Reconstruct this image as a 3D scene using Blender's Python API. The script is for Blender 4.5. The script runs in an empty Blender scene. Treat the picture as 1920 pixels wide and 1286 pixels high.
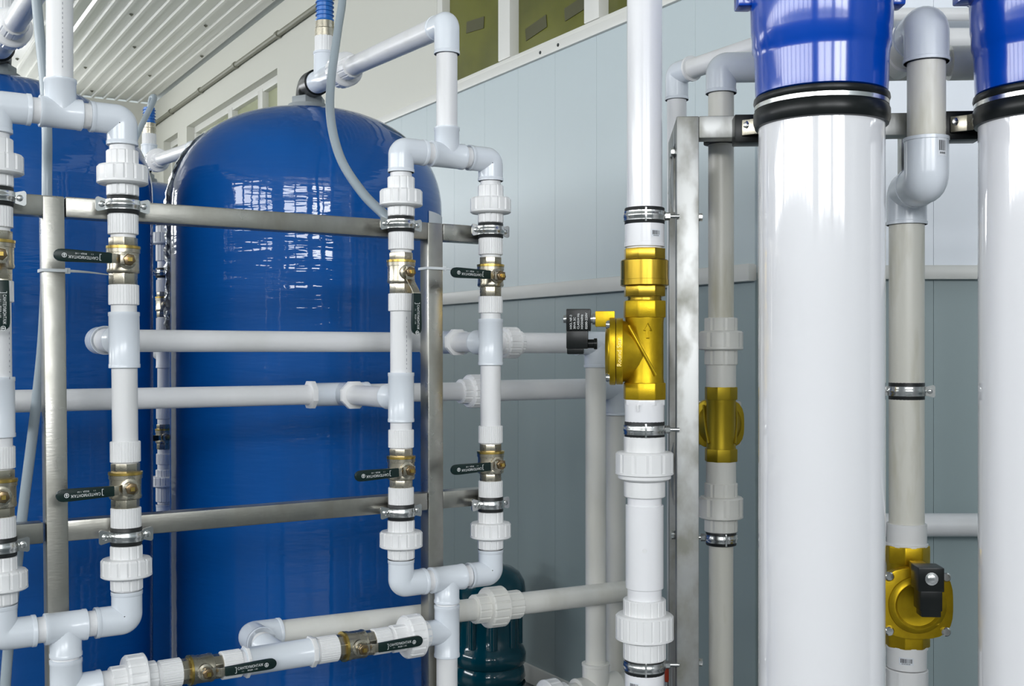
import bpy, bmesh, math, random
from mathutils import Vector, Matrix
random.seed(7)
R = math.radians
sc = bpy.context.scene
C = sc.collection

# ------------------------------------------------------------------ camera, world, light, exposure
F = 2100.0; CX = 960.0; CY = 660.0; CZ = 1.25      # focal length in pixels, principal point, eye height
cam = bpy.data.cameras.new('camera'); cam.sensor_width = 36.0; cam.lens = 36.0*F/1920.0
cam.shift_y = (CY-643.0)/1920.0; cam.clip_start = 0.02
co = bpy.data.objects.new('camera', cam); C.objects.link(co)
co.location = (0, 0, CZ); co.rotation_euler = (R(90), 0, 0)
sc.camera = co

wd = bpy.data.worlds.new('sky'); sc.world = wd; wd.use_nodes = True
wd.node_tree.nodes['Background'].inputs[0].default_value = (0.80, 0.90, 1.0, 1)
wd.node_tree.nodes['Background'].inputs[1].default_value = 1.0

def daylight(name, c, d, sx, sy, power, col=(0.97, 0.985, 1.0)):
    l = bpy.data.lights.new(name, 'AREA'); l.shape = 'RECTANGLE'; l.size = sx; l.size_y = sy
    l.energy = power; l.color = col
    o = bpy.data.objects.new(name, l); C.objects.link(o); o.location = c
    o.rotation_euler = Vector(d).to_track_quat('-Z', 'Y').to_euler()
    return o
WU = Vector((-0.5154, 0.857, 0)); WN = Vector((-0.857, -0.5154, 0))      # along the window wall, into the room
WC = Vector((0.701, 3.2, 0))                                              # its right-hand corner
E1 = WC+WU*7.2; E2 = E1+WN*6.5; E3 = E2-WU*12.0; E4 = Vector((4.6, E3.y, 0)); E5 = Vector((4.6, 3.2, 0))
# daylight falls in through the windows of the wall opposite and the wall behind the photographer
OPP = [(.6+.78*k, 1.26+.78*k) for k in range(14)]   # window openings along E3 -> E2
BAK = [(0.7, 1.8), (1.95, 3.05), (3.6, 4.7), (4.85, 5.95)]   # window openings along E3 -> E4
OZ0, OZ1 = 2.30, 2.95
BZ0, BZ1 = 2.25, 3.10
for k in range(7):
    a, b = OPP[2*k][0], OPP[2*k+1][1]
    c = E3+WU*((a+b)/2)+WN*0.16; c.z = (OZ0+OZ1)/2
    daylight('daylight_opposite', c, -WN, b-a, OZ1-OZ0, 40)
for k in range(2):
    a, b = BAK[2*k][0], BAK[2*k+1][1]
    c = E3+Vector(((a+b)/2, -0.16, 0)); c.z = (BZ0+BZ1)/2
    daylight('daylight_behind', c, (0, 1, 0), b-a, BZ1-BZ0, [95, 125][k])
FAR = [(.95, 1.75), (1.9, 2.7), (3.3, 4.1), (4.25, 5.05)]    # far wall openings added to brighten the ceiling, along E1 -> across
for k in range(2):
    a, b = FAR[2*k][0], FAR[2*k+1][1]
    c = E1+WN*((a+b)/2)+WU*.16; c.z = 2.58
    daylight('added_far_light', c, -WU, b-a, .72, 32)  # lamp added to light the far end of the ceiling
vs = sc.view_settings
vs.view_transform = 'Standard'; vs.look = 'None'; vs.exposure = 0.15; vs.gamma = 1.0; vs.use_curve_mapping = False

# ------------------------------------------------------------------ materials
def nodes(m):
    m.use_nodes = True
    return m.node_tree.nodes, m.node_tree.links, m.node_tree.nodes['Principled BSDF']
def mat(name, col, rough=0.4, metal=0.0, coat=0.0, noise=None, bump=None, spec=None, trans=0.0, alpha=1.0):
    m = bpy.data.materials.new(name); n, l, b = nodes(m)
    b.inputs['Base Color'].default_value = (*col, 1); b.inputs['Roughness'].default_value = rough
    b.inputs['Metallic'].default_value = metal; b.inputs['Coat Weight'].default_value = coat
    b.inputs['Coat Roughness'].default_value = 0.03
    b.inputs['Transmission Weight'].default_value = trans; b.inputs['Alpha'].default_value = alpha
    if spec is not None: b.inputs['Specular IOR Level'].default_value = spec
    tc = n.new('ShaderNodeTexCoord')
    if noise:                                    # (scale xyz, colour 2, low, high, roughness add)
        sc3, col2, lo, hi, ra = noise
        mp = n.new('ShaderNodeMapping'); mp.inputs['Scale'].default_value = sc3
        l.new(tc.outputs['Object'], mp.inputs['Vector'])
        t = n.new('ShaderNodeTexNoise'); t.inputs['Scale'].default_value = 1.0; t.inputs['Detail'].default_value = 4
        l.new(mp.outputs[0], t.inputs['Vector'])
        mr = n.new('ShaderNodeMapRange'); mr.inputs[1].default_value = lo; mr.inputs[2].default_value = hi
        l.new(t.outputs['Fac'], mr.inputs[0])
        mx = n.new('ShaderNodeMix'); mx.data_type = 'RGBA'
        mx.inputs[6].default_value = (*col, 1); mx.inputs[7].default_value = (*col2, 1)
        l.new(mr.outputs[0], mx.inputs[0]); l.new(mx.outputs[2], b.inputs['Base Color'])
        if ra:
            ma = n.new('ShaderNodeMath'); ma.operation = 'MULTIPLY_ADD'
            ma.inputs[1].default_value = ra; ma.inputs[2].default_value = rough
            l.new(mr.outputs[0], ma.inputs[0]); l.new(ma.outputs[0], b.inputs['Roughness'])
    if bump:                                     # (scale xyz, strength, distance, detail)
        mp = n.new('ShaderNodeMapping'); mp.inputs['Scale'].default_value = bump[0]
        l.new(tc.outputs['Object'], mp.inputs['Vector'])
        t = n.new('ShaderNodeTexNoise'); t.inputs['Scale'].default_value = 1.0
        t.inputs['Detail'].default_value = bump[3] if len(bump) > 3 else 3
        l.new(mp.outputs[0], t.inputs['Vector'])
        bp = n.new('ShaderNodeBump'); bp.inputs['Strength'].default_value = bump[1]; bp.inputs['Distance'].default_value = bump[2]
        l.new(t.outputs['Fac'], bp.inputs['Height'])
        l.new(bp.outputs[0], b.inputs['Coat Normal' if coat else 'Normal'])
        if coat: l.new(bp.outputs[0], b.inputs['Normal'])
    return m
M = {}
M['fitting'] = mat('pale_blue_pvc', (0.76, 0.805, 0.86), 0.22)
M['pipe'] = mat('white_pvc_pipe', (0.83, 0.83, 0.84), 0.36, noise=((9, 9, 2.5), (0.76, 0.76, 0.75), .45, .75, 0))
M['ribbed'] = mat('white_ribbed_pvc', (0.86, 0.86, 0.86), 0.34)
M['cream_pipe'] = mat('cream_pvc_pipe', (0.79, 0.78, 0.73), 0.3, noise=((14, 14, 3), (0.66, 0.64, 0.56), .5, .75, 0))
M['old_pipe'] = mat('weathered_pvc_pipe', (0.80, 0.78, 0.70), 0.36, noise=((30, 30, 5), (0.60, 0.57, 0.45), .52, .75, .1))
M['cream'] = mat('cream_ribbed_pvc', (0.82, 0.81, 0.76), 0.36)
M['bigpipe'] = mat('bright_white_pvc', (0.87, 0.87, 0.89), 0.2)
M['steel'] = mat('brushed_stainless', (0.46, 0.45, 0.41), 0.27, 1.0, noise=((16, 16, 10), (0.29, 0.285, 0.25), .35, .7, .18), bump=((60, 60, 300), .06, .002))
M['steel2'] = mat('ground_stainless', (0.40, 0.405, 0.40), 0.42, 1.0, noise=((22, 22, 14), (0.25, 0.25, 0.22), .4, .7, .15), bump=((300, 300, 40), .05, .002))
M['zinc'] = mat('galvanised_clamp', (0.66, 0.67, 0.66), 0.22, 1.0)
M['rubber'] = mat('black_rubber', (0.012, 0.014, 0.014), 0.45)
M['nickel'] = mat('nickel_brass', (0.53, 0.49, 0.40), 0.26, 1.0, noise=((60, 60, 60), (0.42, 0.385, 0.30), .4, .7, .1))
M['ringbrass'] = mat('bare_brass', (0.62, 0.44, 0.12), 0.28, 1.0)
M['brass3'] = mat('dull_brass', (0.40, 0.29, 0.018), 0.42, 0.8)
M['stembrass'] = mat('dark_brass_nut', (0.26, 0.19, 0.11), 0.3, 1.0)
M['brass'] = mat('cast_gold_brass', (0.58, 0.39, 0.014), 0.36, 0.85, noise=((40, 40, 40), (0.48, 0.315, 0.012), .4, .7, .08), bump=((500, 500, 500), .12, .001))
M['pale_brass'] = mat('pale_brass_lettering', (0.90, 0.74, 0.30), 0.3, 1.0)  # paler brass than the casting, so the raised letters stand out
M['brass2'] = mat('machined_brass', (0.50, 0.335, 0.04), 0.27, 1.0)
M['grip'] = mat('dark_green_black_grip', (0.006, 0.020, 0.018), 0.32, spec=.3)
M['ink'] = mat('white_ink', (0.85, 0.87, 0.87), 0.6)
M['blackplastic'] = mat('black_plastic', (0.008, 0.010, 0.010), 0.3, spec=.25)
M['print'] = mat('grey_print', (0.25, 0.25, 0.28), 0.7)
M['tank'] = mat('blue_tank_film', (0.0, 0.088, 0.36), 0.55, coat=.85, spec=.12, bump=((5, 5, 34), .16, .012, 3))
M['cap'] = mat('glossy_blue_cap', (0.0, 0.062, 0.46), 0.16, coat=.2)
M['bluebarb'] = mat('blue_hose_barb', (0.01, 0.16, 0.55), 0.3)
M['housing'] = mat('glossy_white_housing', (0.86, 0.86, 0.885), 0.09, coat=.5)
M['hose'] = mat('clear_grey_hose', (0.36, 0.42, 0.46), 0.3)
M['greyflange'] = mat('grey_flange', (0.30, 0.33, 0.34), 0.45)
M['sticker'] = mat('white_sticker', (0.80, 0.83, 0.87), 0.5)
M['tie'] = mat('white_nylon', (0.80, 0.84, 0.86), 0.35)
M['panel'] = mat('pale_blue_wall_panel', (0.55, 0.63, 0.655), 0.38, bump=((40, 40, .6), .05, .01))
M['lowpanel'] = mat('grey_green_wall_panel', (0.31, 0.385, 0.395), 0.36)
M['whitepanel'] = mat('white_wall_panel', (0.86, 0.90, 0.96), 0.3)
M['creamwall'] = mat('cream_wall', (0.66, 0.66, 0.60), 0.5)
M['upvc'] = mat('white_window_frame', (0.74, 0.74, 0.70), 0.35)
M['oliveglass'] = mat('olive_backed_pane', (0.145, 0.15, 0.024), 0.12, noise=((2.2, 2.2, 3), (0.10, 0.105, 0.02), .42, .62, 0))
M['paleglass'] = mat('pale_pane', (0.40, 0.42, 0.27), 0.08, noise=((1.5, 1.5, 3), (0.62, 0.64, 0.50), .45, .6, 0))
M['floor'] = mat('grey_floor', (0.12, 0.14, 0.15), 0.35, noise=((3, 3, 3), (0.09, 0.10, 0.11), .4, .7, 0))
M['ceil'] = mat('white_corrugated_sheet', (0.84, 0.84, 0.79), 0.22)
M['film'] = mat('clear_crinkled_film', (0.82, 0.86, 0.86), 0.2, coat=.6, bump=((25, 25, 60), .7, .02, 4))
M['jug'] = mat('teal_blue_jug', (0.0, 0.075, 0.11), 0.12, coat=.5)
M['conduit'] = mat('grey_conduit', (0.22, 0.22, 0.17), 0.5)
M['red'] = mat('red_handle', (0.45, 0.04, 0.01), 0.4)
M['bars'] = mat('black_ink', (0.03, 0.03, 0.035), .6)
M['roomwall'] = mat('grey_green_wall', (0.30, 0.33, 0.33), 0.5)
M['paper'] = mat('brown_paper_patch', (0.07, 0.07, 0.025), .6)
M['dark'] = mat('dark_foam', (0.03, 0.04, 0.04), 0.8)

# ------------------------------------------------------------------ mesh helpers
def V(*a): return Vector(a)
Z = V(0, 0, 1)
def frame(ax):
    ax = ax.normalized()
    h = V(0, 0, 1) if abs(ax.z) < .9 else V(0, -1, 0)
    e1 = h.cross(ax).normalized(); e2 = ax.cross(e1)
    return e1, e2, ax
FJ = (-.1, 0.2, .5, .2)                    # wide lands, narrow grooves
class MB:
    def __init__(s): s.v = []; s.f = []
    def lathe(s, o, ax, prof, seg=28, fl=0, cap=True, rot=0.0):
        """prof: (distance, radius[, flute depth]); fl = number of flutes"""
        e1, e2, a = frame(ax); n = fl*4 if fl else seg; b = len(s.v)
        for p in prof:
            dep = p[2] if len(p) > 2 else 0
            for j in range(n):
                t = 2*math.pi*(j+.5+(FJ[j % 4] if fl else 0))/n+rot; r = p[1]-(dep if (fl and j % 4 == 3) else 0)
                s.v.append(o+a*p[0]+e1*(r*math.cos(t))+e2*(r*math.sin(t)))
        m = len(prof)
        for i in range(m-1):
            for j in range(n):
                k = (j+1) % n
                s.f.append((b+i*n+j, b+i*n+k, b+(i+1)*n+k, b+(i+1)*n+j))
        if cap:
            s.f.append(tuple(b+j for j in reversed(range(n)))); s.f.append(tuple(b+(m-1)*n+j for j in range(n)))
        return s
    def cyl(s, p0, p1, r, seg=24, r2=None, rot=0.0):
        d = p1-p0
        return s.lathe(p0, d, [(0, r), (d.length, r if r2 is None else r2)], seg, rot=rot)
    def sweep(s, pts, r, seg=20, caps=True):
        n = len(pts); b = len(s.v)
        t0 = (pts[1]-pts[0]).normalized(); e1, e2, _ = frame(t0); prev = t0
        for i, p in enumerate(pts):
            if i == 0: t = t0
            elif i == n-1: t = (pts[i]-pts[i-1]).normalized()
            else: t = ((pts[i+1]-p).normalized()+(p-pts[i-1]).normalized()).normalized()
            q = prev.rotation_difference(t); e1 = q @ e1; e2 = q @ e2; prev = t
            rr = r[i] if isinstance(r, (list, tuple)) else r
            for j in range(seg):
                a = 2*math.pi*j/seg
                s.v.append(p+e1*(rr*math.cos(a))+e2*(rr*math.sin(a)))
        for i in range(n-1):
            for j in range(seg):
                k = (j+1) % seg
                s.f.append((b+i*seg+j, b+i*seg+k, b+(i+1)*seg+k, b+(i+1)*seg+j))
        if caps:
            s.f.append(tuple(b+j for j in reversed(range(seg)))); s.f.append(tuple(b+(n-1)*seg+j for j in range(seg)))
        return s
    def box(s, c, e1, e2, e3, bev=0):
        """half-extent vectors"""
        b = len(s.v)
        for i in (-1, 1):
            for j in (-1, 1):
                for k in (-1, 1): s.v.append(c+e1*i+e2*j+e3*k)
        for q in ((0, 1, 3, 2), (4, 6, 7, 5), (0, 4, 5, 1), (2, 3, 7, 6), (0, 2, 6, 4), (1, 5, 7, 3)):
            s.f.append(tuple(b+x for x in q))
        return s
    def prism(s, out, o, e1, e2, e3):
        """2-D outline in e1, e2, extruded by e3"""
        b = len(s.v); n = len(out)
        for k in (0, 1):
            for x, y in out: s.v.append(o+e1*x+e2*y+e3*k)
        for j in range(n):
            k = (j+1) % n; s.f.append((b+j, b+k, b+n+k, b+n+j))
        s.f.append(tuple(b+j for j in reversed(range(n)))); s.f.append(tuple(b+n+j for j in range(n)))
        return s
    def build(s, name, m, parent=None, bev=0.0, sharp=38):
        me = bpy.data.meshes.new(name); me.from_pydata([tuple(v) for v in s.v], [], s.f)
        bm = bmesh.new(); bm.from_mesh(me)
        if bev:
            ed = [e for e in bm.edges if len(e.link_faces) == 2 and e.calc_face_angle(0) > R(40)]
            bmesh.ops.bevel(bm, geom=ed, offset=bev, segments=2, profile=.6, affect='EDGES', clamp_overlap=True)
        bmesh.ops.recalc_face_normals(bm, faces=bm.faces); bm.to_mesh(me); bm.free()
        me.polygons.foreach_set('use_smooth', [True]*len(me.polygons)); me.set_sharp_from_angle(angle=R(sharp))
        me.materials.append(M[m]); me.update()
        o = bpy.data.objects.new(name, me); C.objects.link(o)
        adopt(o, parent)
        return o
ORG = {}
def adopt(o, parent):
    """geometry is written in room coordinates; the parent keeps its own origin"""
    if parent is None: return
    o.parent = parent
    o.matrix_parent_inverse = Matrix.Translation(-ORG.get(parent.name, V(0, 0, 0)))
def thing(name, label, cat, loc=(0, 0, 0), group=None):
    o = bpy.data.objects.new(name, None); o.empty_display_size = .05
    C.objects.link(o); o.location = loc; ORG[o.name] = Vector(loc)
    o['label'] = label; o['category'] = cat
    if group: o['group'] = group
    return o
def tag(o, label, cat, group=None):
    o['label'] = label; o['category'] = cat
    if group: o['group'] = group
    return o
def struct(o): o['kind'] = 'structure'; return o
def fillet(pts, rad, n=8):
    out = [pts[0]]
    for i in range(1, len(pts)-1):
        p, a, b = pts[i], (pts[i-1]-pts[i]), (pts[i+1]-pts[i])
        al, bl = a.length, b.length; a = a/al; b = b/bl
        ang = a.angle(b); d = min(rad/math.tan(ang/2), al*.49 if i > 1 else al*.98, bl*.49 if i < len(pts)-2 else bl*.98)
        rr = d*math.tan(ang/2); c = p+(a+b).normalized()*(rr/math.sin(ang/2))
        s0 = p+a*d-c; s1 = p+b*d-c
        r0 = s0.length; s0 = s0/r0; s1 = s1.normalized()
        for k in range(n+1): out.append(c+s0.slerp(s1, k/n)*r0)
    out.append(pts[-1]); return out
def smooth_path(pts, n=10):
    out = []
    q = [pts[0]*2-pts[1]]+pts+[pts[-1]*2-pts[-2]]
    for i in range(1, len(q)-2):
        for k in range(n):
            t = k/n; a, b, c, d = q[i-1], q[i], q[i+1], q[i+2]
            out.append(.5*((2*b)+(c-a)*t+(2*a-5*b+4*c-d)*t*t+(3*b-a-3*c+d)*t**3))
    out.append(pts[-1]); return out
def P(px, py, Y): return V((px-CX)/F*Y, Y, CZ-(py-CY)/F*Y)
def at_px(o, d, px):
    """parameter along the plan line o + d*t that lies in the picture column px"""
    k = (px-CX)/F
    return (k*o.y-o.x)/(d.x-k*d.y)

_tc = {}
def text_mesh(txt, size, extr=0.0):
    key = (txt, size, extr)
    if key not in _tc:
        cu = bpy.data.curves.new('lettering', 'FONT'); cu.body = txt; cu.size = size; cu.extrude = extr
        cu.align_x = 'LEFT'; cu.align_y = 'CENTER'; cu.resolution_u = 3
        o = bpy.data.objects.new('lettering', cu); C.objects.link(o)
        bpy.context.view_layer.update()
        me = bpy.data.meshes.new_from_object(o.evaluated_get(bpy.context.evaluated_depsgraph_get()))
        bpy.data.objects.remove(o); bpy.data.curves.remove(cu)
        _tc[key] = ([v.co.copy() for v in me.vertices], [tuple(p.vertices) for p in me.polygons])
        bpy.data.meshes.remove(me)
    return _tc[key]
def put_text(mb, txt, size, o, e1, e2, extr=0.0, width=None):
    vs_, fs = text_mesh(txt, size, extr); e3 = e1.cross(e2); b = len(mb.v)
    k = 1.0
    if width: k = width/max(v.x for v in vs_)
    for v in vs_: mb.v.append(o+e1*(v.x*k)+e2*v.y+e3*v.z)
    for f in fs: mb.f.append(tuple(b+i for i in f))
def patch(mb, o, r, a0, a1, z0, z1, n=6):
    """a piece of a cylinder's surface about the vertical through o"""
    b = len(mb.v)
    for k in range(n+1):
        a = a0+(a1-a0)*k/n
        for z in (z0, z1): mb.v.append(V(o.x+r*math.cos(a), o.y+r*math.sin(a), z))
    for k in range(n): mb.f.append((b+2*k, b+2*k+2, b+2*k+3, b+2*k+1))

# ------------------------------------------------------------------ the setting
HC = 3.32
fl = MB(); fl.prism([(p.x, p.y) for p in (WC, E1, E2, E3, E4, E5)], V(0, 0, -.1), V(1, 0, 0), V(0, 1, 0), V(0, 0, .1))
struct(fl.build('floor', 'floor'))

def wall_open(name, m, o, d, out, L, openings, z0, z1, th=.12, H=HC, parent=None):
    """a wall with window openings, from o along d, its thickness going outwards"""
    mb = MB()
    def seg(a, b, lo, hi):
        if b-a > 1e-4: mb.box(o+d*((a+b)/2)+out*(th/2)+Z*((lo+hi)/2), d*((b-a)/2), out*(th/2), Z*((hi-lo)/2))
    x = 0
    for a, b in sorted(openings):
        seg(x, a, 0, H); seg(a, b, 0, z0); seg(a, b, z1, H); x = b
    seg(x, L, 0, H)
    return struct(mb.build(name, m, parent))
SILL, WTOP = 2.373, 2.95
WIN = [(0.12, 2.0), (4.085, 6.12), (6.38, 6.82)]
wl = wall_open('wall_left', 'creamwall', WC, WU, -WN, 7.2, WIN, SILL, WTOP)
wf = wall_open('wall_far', 'creamwall', E1, WN, WU, 6.5, [(.28, .8)]+FAR, 2.2, 2.95)
wo = wall_open('wall_opposite', 'roomwall', E3, WU, WN, 12.0, OPP, OZ0, OZ1)
wb = wall_open('wall_back', 'roomwall', E3, V(1, 0, 0), V(0, -1, 0), E4.x-E3.x, BAK, BZ0, BZ1)
ws = wall_open('wall_side', 'roomwall', E4, V(0, 1, 0), V(1, 0, 0), E5.y-E4.y, [], 0, 1)
wr = wall_open('wall_right', 'creamwall', WC, V(1, 0, 0), V(0, 1, 0), E5.x-WC.x, [], 0, 1)

# wall panels: glossy plastic boards below the window line
PW = .26
LEDGE = 1.477
def panels(par, n, w, o, d, nr, rows):
    for z0, z1, m in rows:
        pan = None
        for i in range(n):
            if pan is None:
                pan = MB().box(V(0, 0, 0), d*(w/2-.0004), nr*.005, Z*((z1-z0)/2)).build('wall_panel', m, None, bev=.0007, sharp=8); q = pan
            else: q = bpy.data.objects.new('wall_panel', pan.data); C.objects.link(q)
            q.location = o+d*(w*(i+.5))+nr*.004+Z*((z0+z1)/2); q.parent = par
panels(wl, 27, PW, WC, WU, WN, ((0, LEDGE, 'lowpanel'), (LEDGE, SILL-.03, 'panel')))
panels(wr, 8, .5, WC, V(1, 0, 0), V(0, -1, 0), ((0, LEDGE, 'lowpanel'), (LEDGE, 3.0, 'whitepanel')))

# window sill strip, cable duct, baseboard
def strip(name, o, d, out, a, b, z0, z1, dep, m='upvc', bev=.004):
    return struct(MB().box(o+d*((a+b)/2)+out*(dep/2)+Z*((z0+z1)/2), d*((b-a)/2), out*(dep/2), Z*((z1-z0)/2)).build(name, m, None, bev=bev))
strip('trim_1', WC, WU, WN, 0, 7.19, SILL-.032, SILL+.004, .022)
strip('trim_2', WC, WU, WN, 0, 7.19, 1.452, 1.502, .034)
strip('trim_3', WC, V(1, 0, 0), V(0, -1, 0), 0, 3.8, 1.456, 1.496, .034)
strip('baseboard_left', WC, WU, WN, 0, 7.19, 0, .07, .018)
# screws of the sill strip
for s_ in (1.12, 1.0):
    MB().lathe(WC+WU*s_+WN*.02+Z*(SILL-.014), WN, [(0, .007), (.004, .006)], 12).build('screw_head', 'dark', None).parent = bpy.data.objects['trim_1']

# windows in the left wall: frame, mullions, panes
def window(name, o, d, out, a, b, z0, z1, mull, gl, th=.12, back=.085):
    """frame set back in the reveal"""
    fr = MB(); w = .05; q = o+out*0
    def bar(x0, x1, lo, hi, dep=.03): fr.box(q+d*((x0+x1)/2)+out*back+Z*((lo+hi)/2), d*((x1-x0)/2), out*dep, Z*((hi-lo)/2))
    bar(a, b, z0, z0+w*.6); bar(a, b, z1-w, z1); bar(a, a+w, z0+w*.6, z1-w); bar(b-w, b, z0+w*.6, z1-w)
    fo = struct(fr.build(name, 'upvc', None, bev=.004))
    xs = [a+w*.7]+list(mull)+[b-w*.7]
    for m_ in mull:
        MB().box(q+d*m_+out*(back-.004)+Z*((z0+z1)/2), d*.045, out*.03, Z*((z1-z0)/2-w*.6)).build('mullion', 'upvc', fo, bev=.004)
    for i in range(len(xs)-1):
        MB().box(q+d*((xs[i]+xs[i+1])/2)+out*(back+.012)+Z*((z0+z1)/2), d*((xs[i+1]-xs[i])/2), out*.004, Z*((z1-z0)/2-.03)).build('pane', gl, fo)
    return fo
w1_ = window('window_1', WC, WU, -WN, WIN[0][0], WIN[0][1], SILL, WTOP, (.24, .819, 1.417), 'oliveglass', back=.03)
window('window_2', WC, WU, -WN, WIN[1][0], WIN[1][1], SILL, WTOP, (4.56, 5.20), 'paleglass')
window('window_3', WC, WU, -WN, WIN[2][0], WIN[2][1], SILL, WTOP, (), 'oliveglass')
window('window_4', E1, WN, WU, .28, .8, 2.2, 2.95, (), 'paleglass')

for s_, z_, tl in ((1.242, 2.489, -.12), (.969, 2.495, -.1), (1.72, 2.62, .1)):
    e1 = (WU+Z*tl).normalized()
    MB().box(WC+WU*s_-WN*.036+Z*z_, e1*.075, WN*.001, e1.cross(WN)*.024).build('paper_patch', 'paper', w1_)

# corrugated ceiling: sheets of trapezoid ribs that run along the window wall
ce = struct(MB().box((WC+E1)/2+WN*3.25-WU*1.0+Z*(HC+.09), WU*8.5, WN*4.2, Z*.03).build('ceiling', 'creamwall'))
PITCH, RIB = .092, .014
ns = 10; sheet = None
for i in range(7):
    mb = MB(); n = ns; L0, L1 = -6.0, 7.2
    prof = []
    for k in range(n):
        x = k*PITCH
        prof += [(x, RIB), (x+PITCH*.68, RIB), (x+PITCH*.74, 0), (x+PITCH*.94, 0)]
    prof.append((n*PITCH+.01, RIB))
    if sheet is None:
        b = 0
        for (x, h) in prof:
            for L in (L0, L1): mb.v.append(WU*L+WN*x+Z*h)
        for k in range(len(prof)-1): mb.f.append((2*k, 2*k+1, 2*k+3, 2*k+2))
        sheet = mb.build('ceiling_sheet', 'ceil', None, sharp=20); o = sheet
    else: o = bpy.data.objects.new('ceiling_sheet', sheet.data); C.objects.link(o)
    o.location = WC+WN*(.03+i*n*PITCH)+Z*(HC+.001*(i % 2)); o.parent = ce
scr = None
for i in range(5):
    for k in range(9):
        p = WC+WN*(.03+PITCH*(.3+ns*.5*i+(k % 2)*2))+WU*(1.0+.75*k)+Z*(HC+RIB-.002)
        if scr is None:
            scr = MB().lathe(V(0, 0, 0), -Z, [(0, .013), (.004, .011), (.005, .006), (.010, .005)], 10).build('screw_head', 'conduit'); o = scr
        else: o = bpy.data.objects.new('screw_head', scr.data); C.objects.link(o)
        o.location = p; o.parent = ce

# electric conduit under the ceiling
cd = thing('electric_conduit', 'thin grey conduit running along the cream wall just below the ceiling', 'conduit', WC+Z*3.13)
MB().cyl(WC+WN*.02+Z*3.13+WU*.1, WC+WN*.02+Z*3.13+WU*7.1, .016, 12).build('tube', 'conduit', cd)
for k in range(8):
    MB().lathe(WC+WN*.02+Z*3.13+WU*(.7+.83*k-.02), WU, [(0, .022), (.035, .022)], 12).build('saddle', 'conduit', cd)

# ------------------------------------------------------------------ blue tanks
TR, TTOP = .356, 1.896
def tank(label, x, y, film=None, stick=False):
    t = thing('filter_tank', label, 'tank', (x, y, 0), 'blue wrapped filter tanks')
    o = V(x, y, 0); dh = .27; pr = [(.0, TR*.93), (.03, TR*.98), (.06, TR)]
    pr += [(TTOP-dh-.4+.1*k, TR) for k in range(5)]
    for k in range(1, 19):
        a = k/18*math.pi/2
        c, s = max(math.cos(a), 0), math.sin(a)
        pr.append((TTOP-dh+dh*s**.94, max(TR*c**.86, .03)))
    MB().lathe(o, Z, pr, 96).build('shell', 'tank', t, sharp=60)
    MB().lathe(o+Z*(TTOP-.012), Z, [(0, .075), (.012, .072), (.014, .056), (.026, .054)], 32).build('neck_flange', 'greyflange', t)
    MB().lathe(o+Z*(TTOP+.012), Z, [(0, .046), (.022, .046)], 6).build('neck_nut', 'greyflange', t, bev=.002)
    if film:
        mb = MB(); rnd = random.Random(3); n = 46; prof = [(z, r) for z, r in pr if z > .2 and z < TTOP-.05]
        zs = [1.30+(TTOP-.07-1.30)*i/n for i in range(n+1)]
        for i, z in enumerate(zs):
            r = TR
            for (za, ra), (zb, rb) in zip(pr, pr[1:]):
                if za <= z <= zb: r = ra+(rb-ra)*(z-za)/max(zb-za, 1e-6)
            up = max(0, (z-1.35)/.4)
            wdt = .03+.035*min(up, 1)
            for j in range(6):
                a = film+(j-2.5)/5*wdt/TR*2.2+rnd.uniform(-.012, .012)
                rr = r+.004+rnd.uniform(0, .007)+(.006 if j in (2, 3) else 0)
                mb.v.append(V(x+rr*math.cos(a), y+rr*math.sin(a), z))
        for i in range(n):
            for j in range(5): mb.f.append((i*6+j, i*6+j+1, i*6+j+7, i*6+j+6))
        mb.build('film_fold', 'film', t, sharp=25)
    if stick:
        a = math.atan2(-y, -x)
        mb = MB(); patch(mb, o, TR+.0015, a+R(58), a+R(82), 1.572, 1.612); mb.build('sticker', 'sticker', t)
        mb = MB(); patch(mb, o, TR+.0015, a+R(74), a+R(88), 1.31, 1.53); mb.build('sticker', 'sticker', t)
    return t
T1 = V(-1.226, 2.66, 0); T2 = V(-.545, 3.0, 0); T3 = V(-1.41, 4.27, 0)
tank('large blue film-wrapped tank cut off by the left picture edge', T1.x, T1.y)
tank('large blue film-wrapped tank with its whole dome in view, centre left', T2.x, T2.y, film=R(191), stick=True)
tank('blue tank farther back, showing only between the two big tanks', T3.x, T3.y)

# ------------------------------------------------------------------ pipework: pieces shared by every run
PR, SR = .0200, .0238          # pipe and socket radius of the 40 mm pipework
def pipe(par, a, b, r=PR, m='pipe', name='pipe'): return MB().cyl(a, b, r, 28).build(name, m, par)
def elbow(par, a, corner, b, r=SR, m='fitting', bend=.42):
    """a socket elbow: from the mouth a round the corner to the mouth b"""
    pts = fillet([a, corner, b], r*bend, 12)
    mb = MB().sweep(pts, r, 28)
    for p, q in ((a, corner), (b, corner)):
        d = (q-p).normalized(); mb.lathe(p, d, [(0, r*1.0), (.0005, r*1.035), (.006, r*1.035), (.007, r)], 28)
    return mb.build('elbow', m, par, sharp=50)
def tee(par, a, b, c, tip, r=SR, m='fitting', r2=None, name='tee'):
    """run a-b with a branch from c to tip"""
    mb = MB(); d = b-a; L = d.length
    mb.lathe(a, d, [(0, r*.98), (.0006, r*1.03), (.006, r*1.03), (.007, r), (L-.007, r), (L-.006, r*1.03), (L-.0006, r*1.03), (L, r*.98)], 28)
    e = tip-c; K = e.length; rr = r2 or r
    mb.lathe(c, e, [(0, rr*.99), (K-.007, rr*.99), (K-.006, rr*1.03), (K-.0006, rr*1.03), (K, rr*.98)], 28)
    return mb.build(name, m, par, sharp=45)
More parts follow.
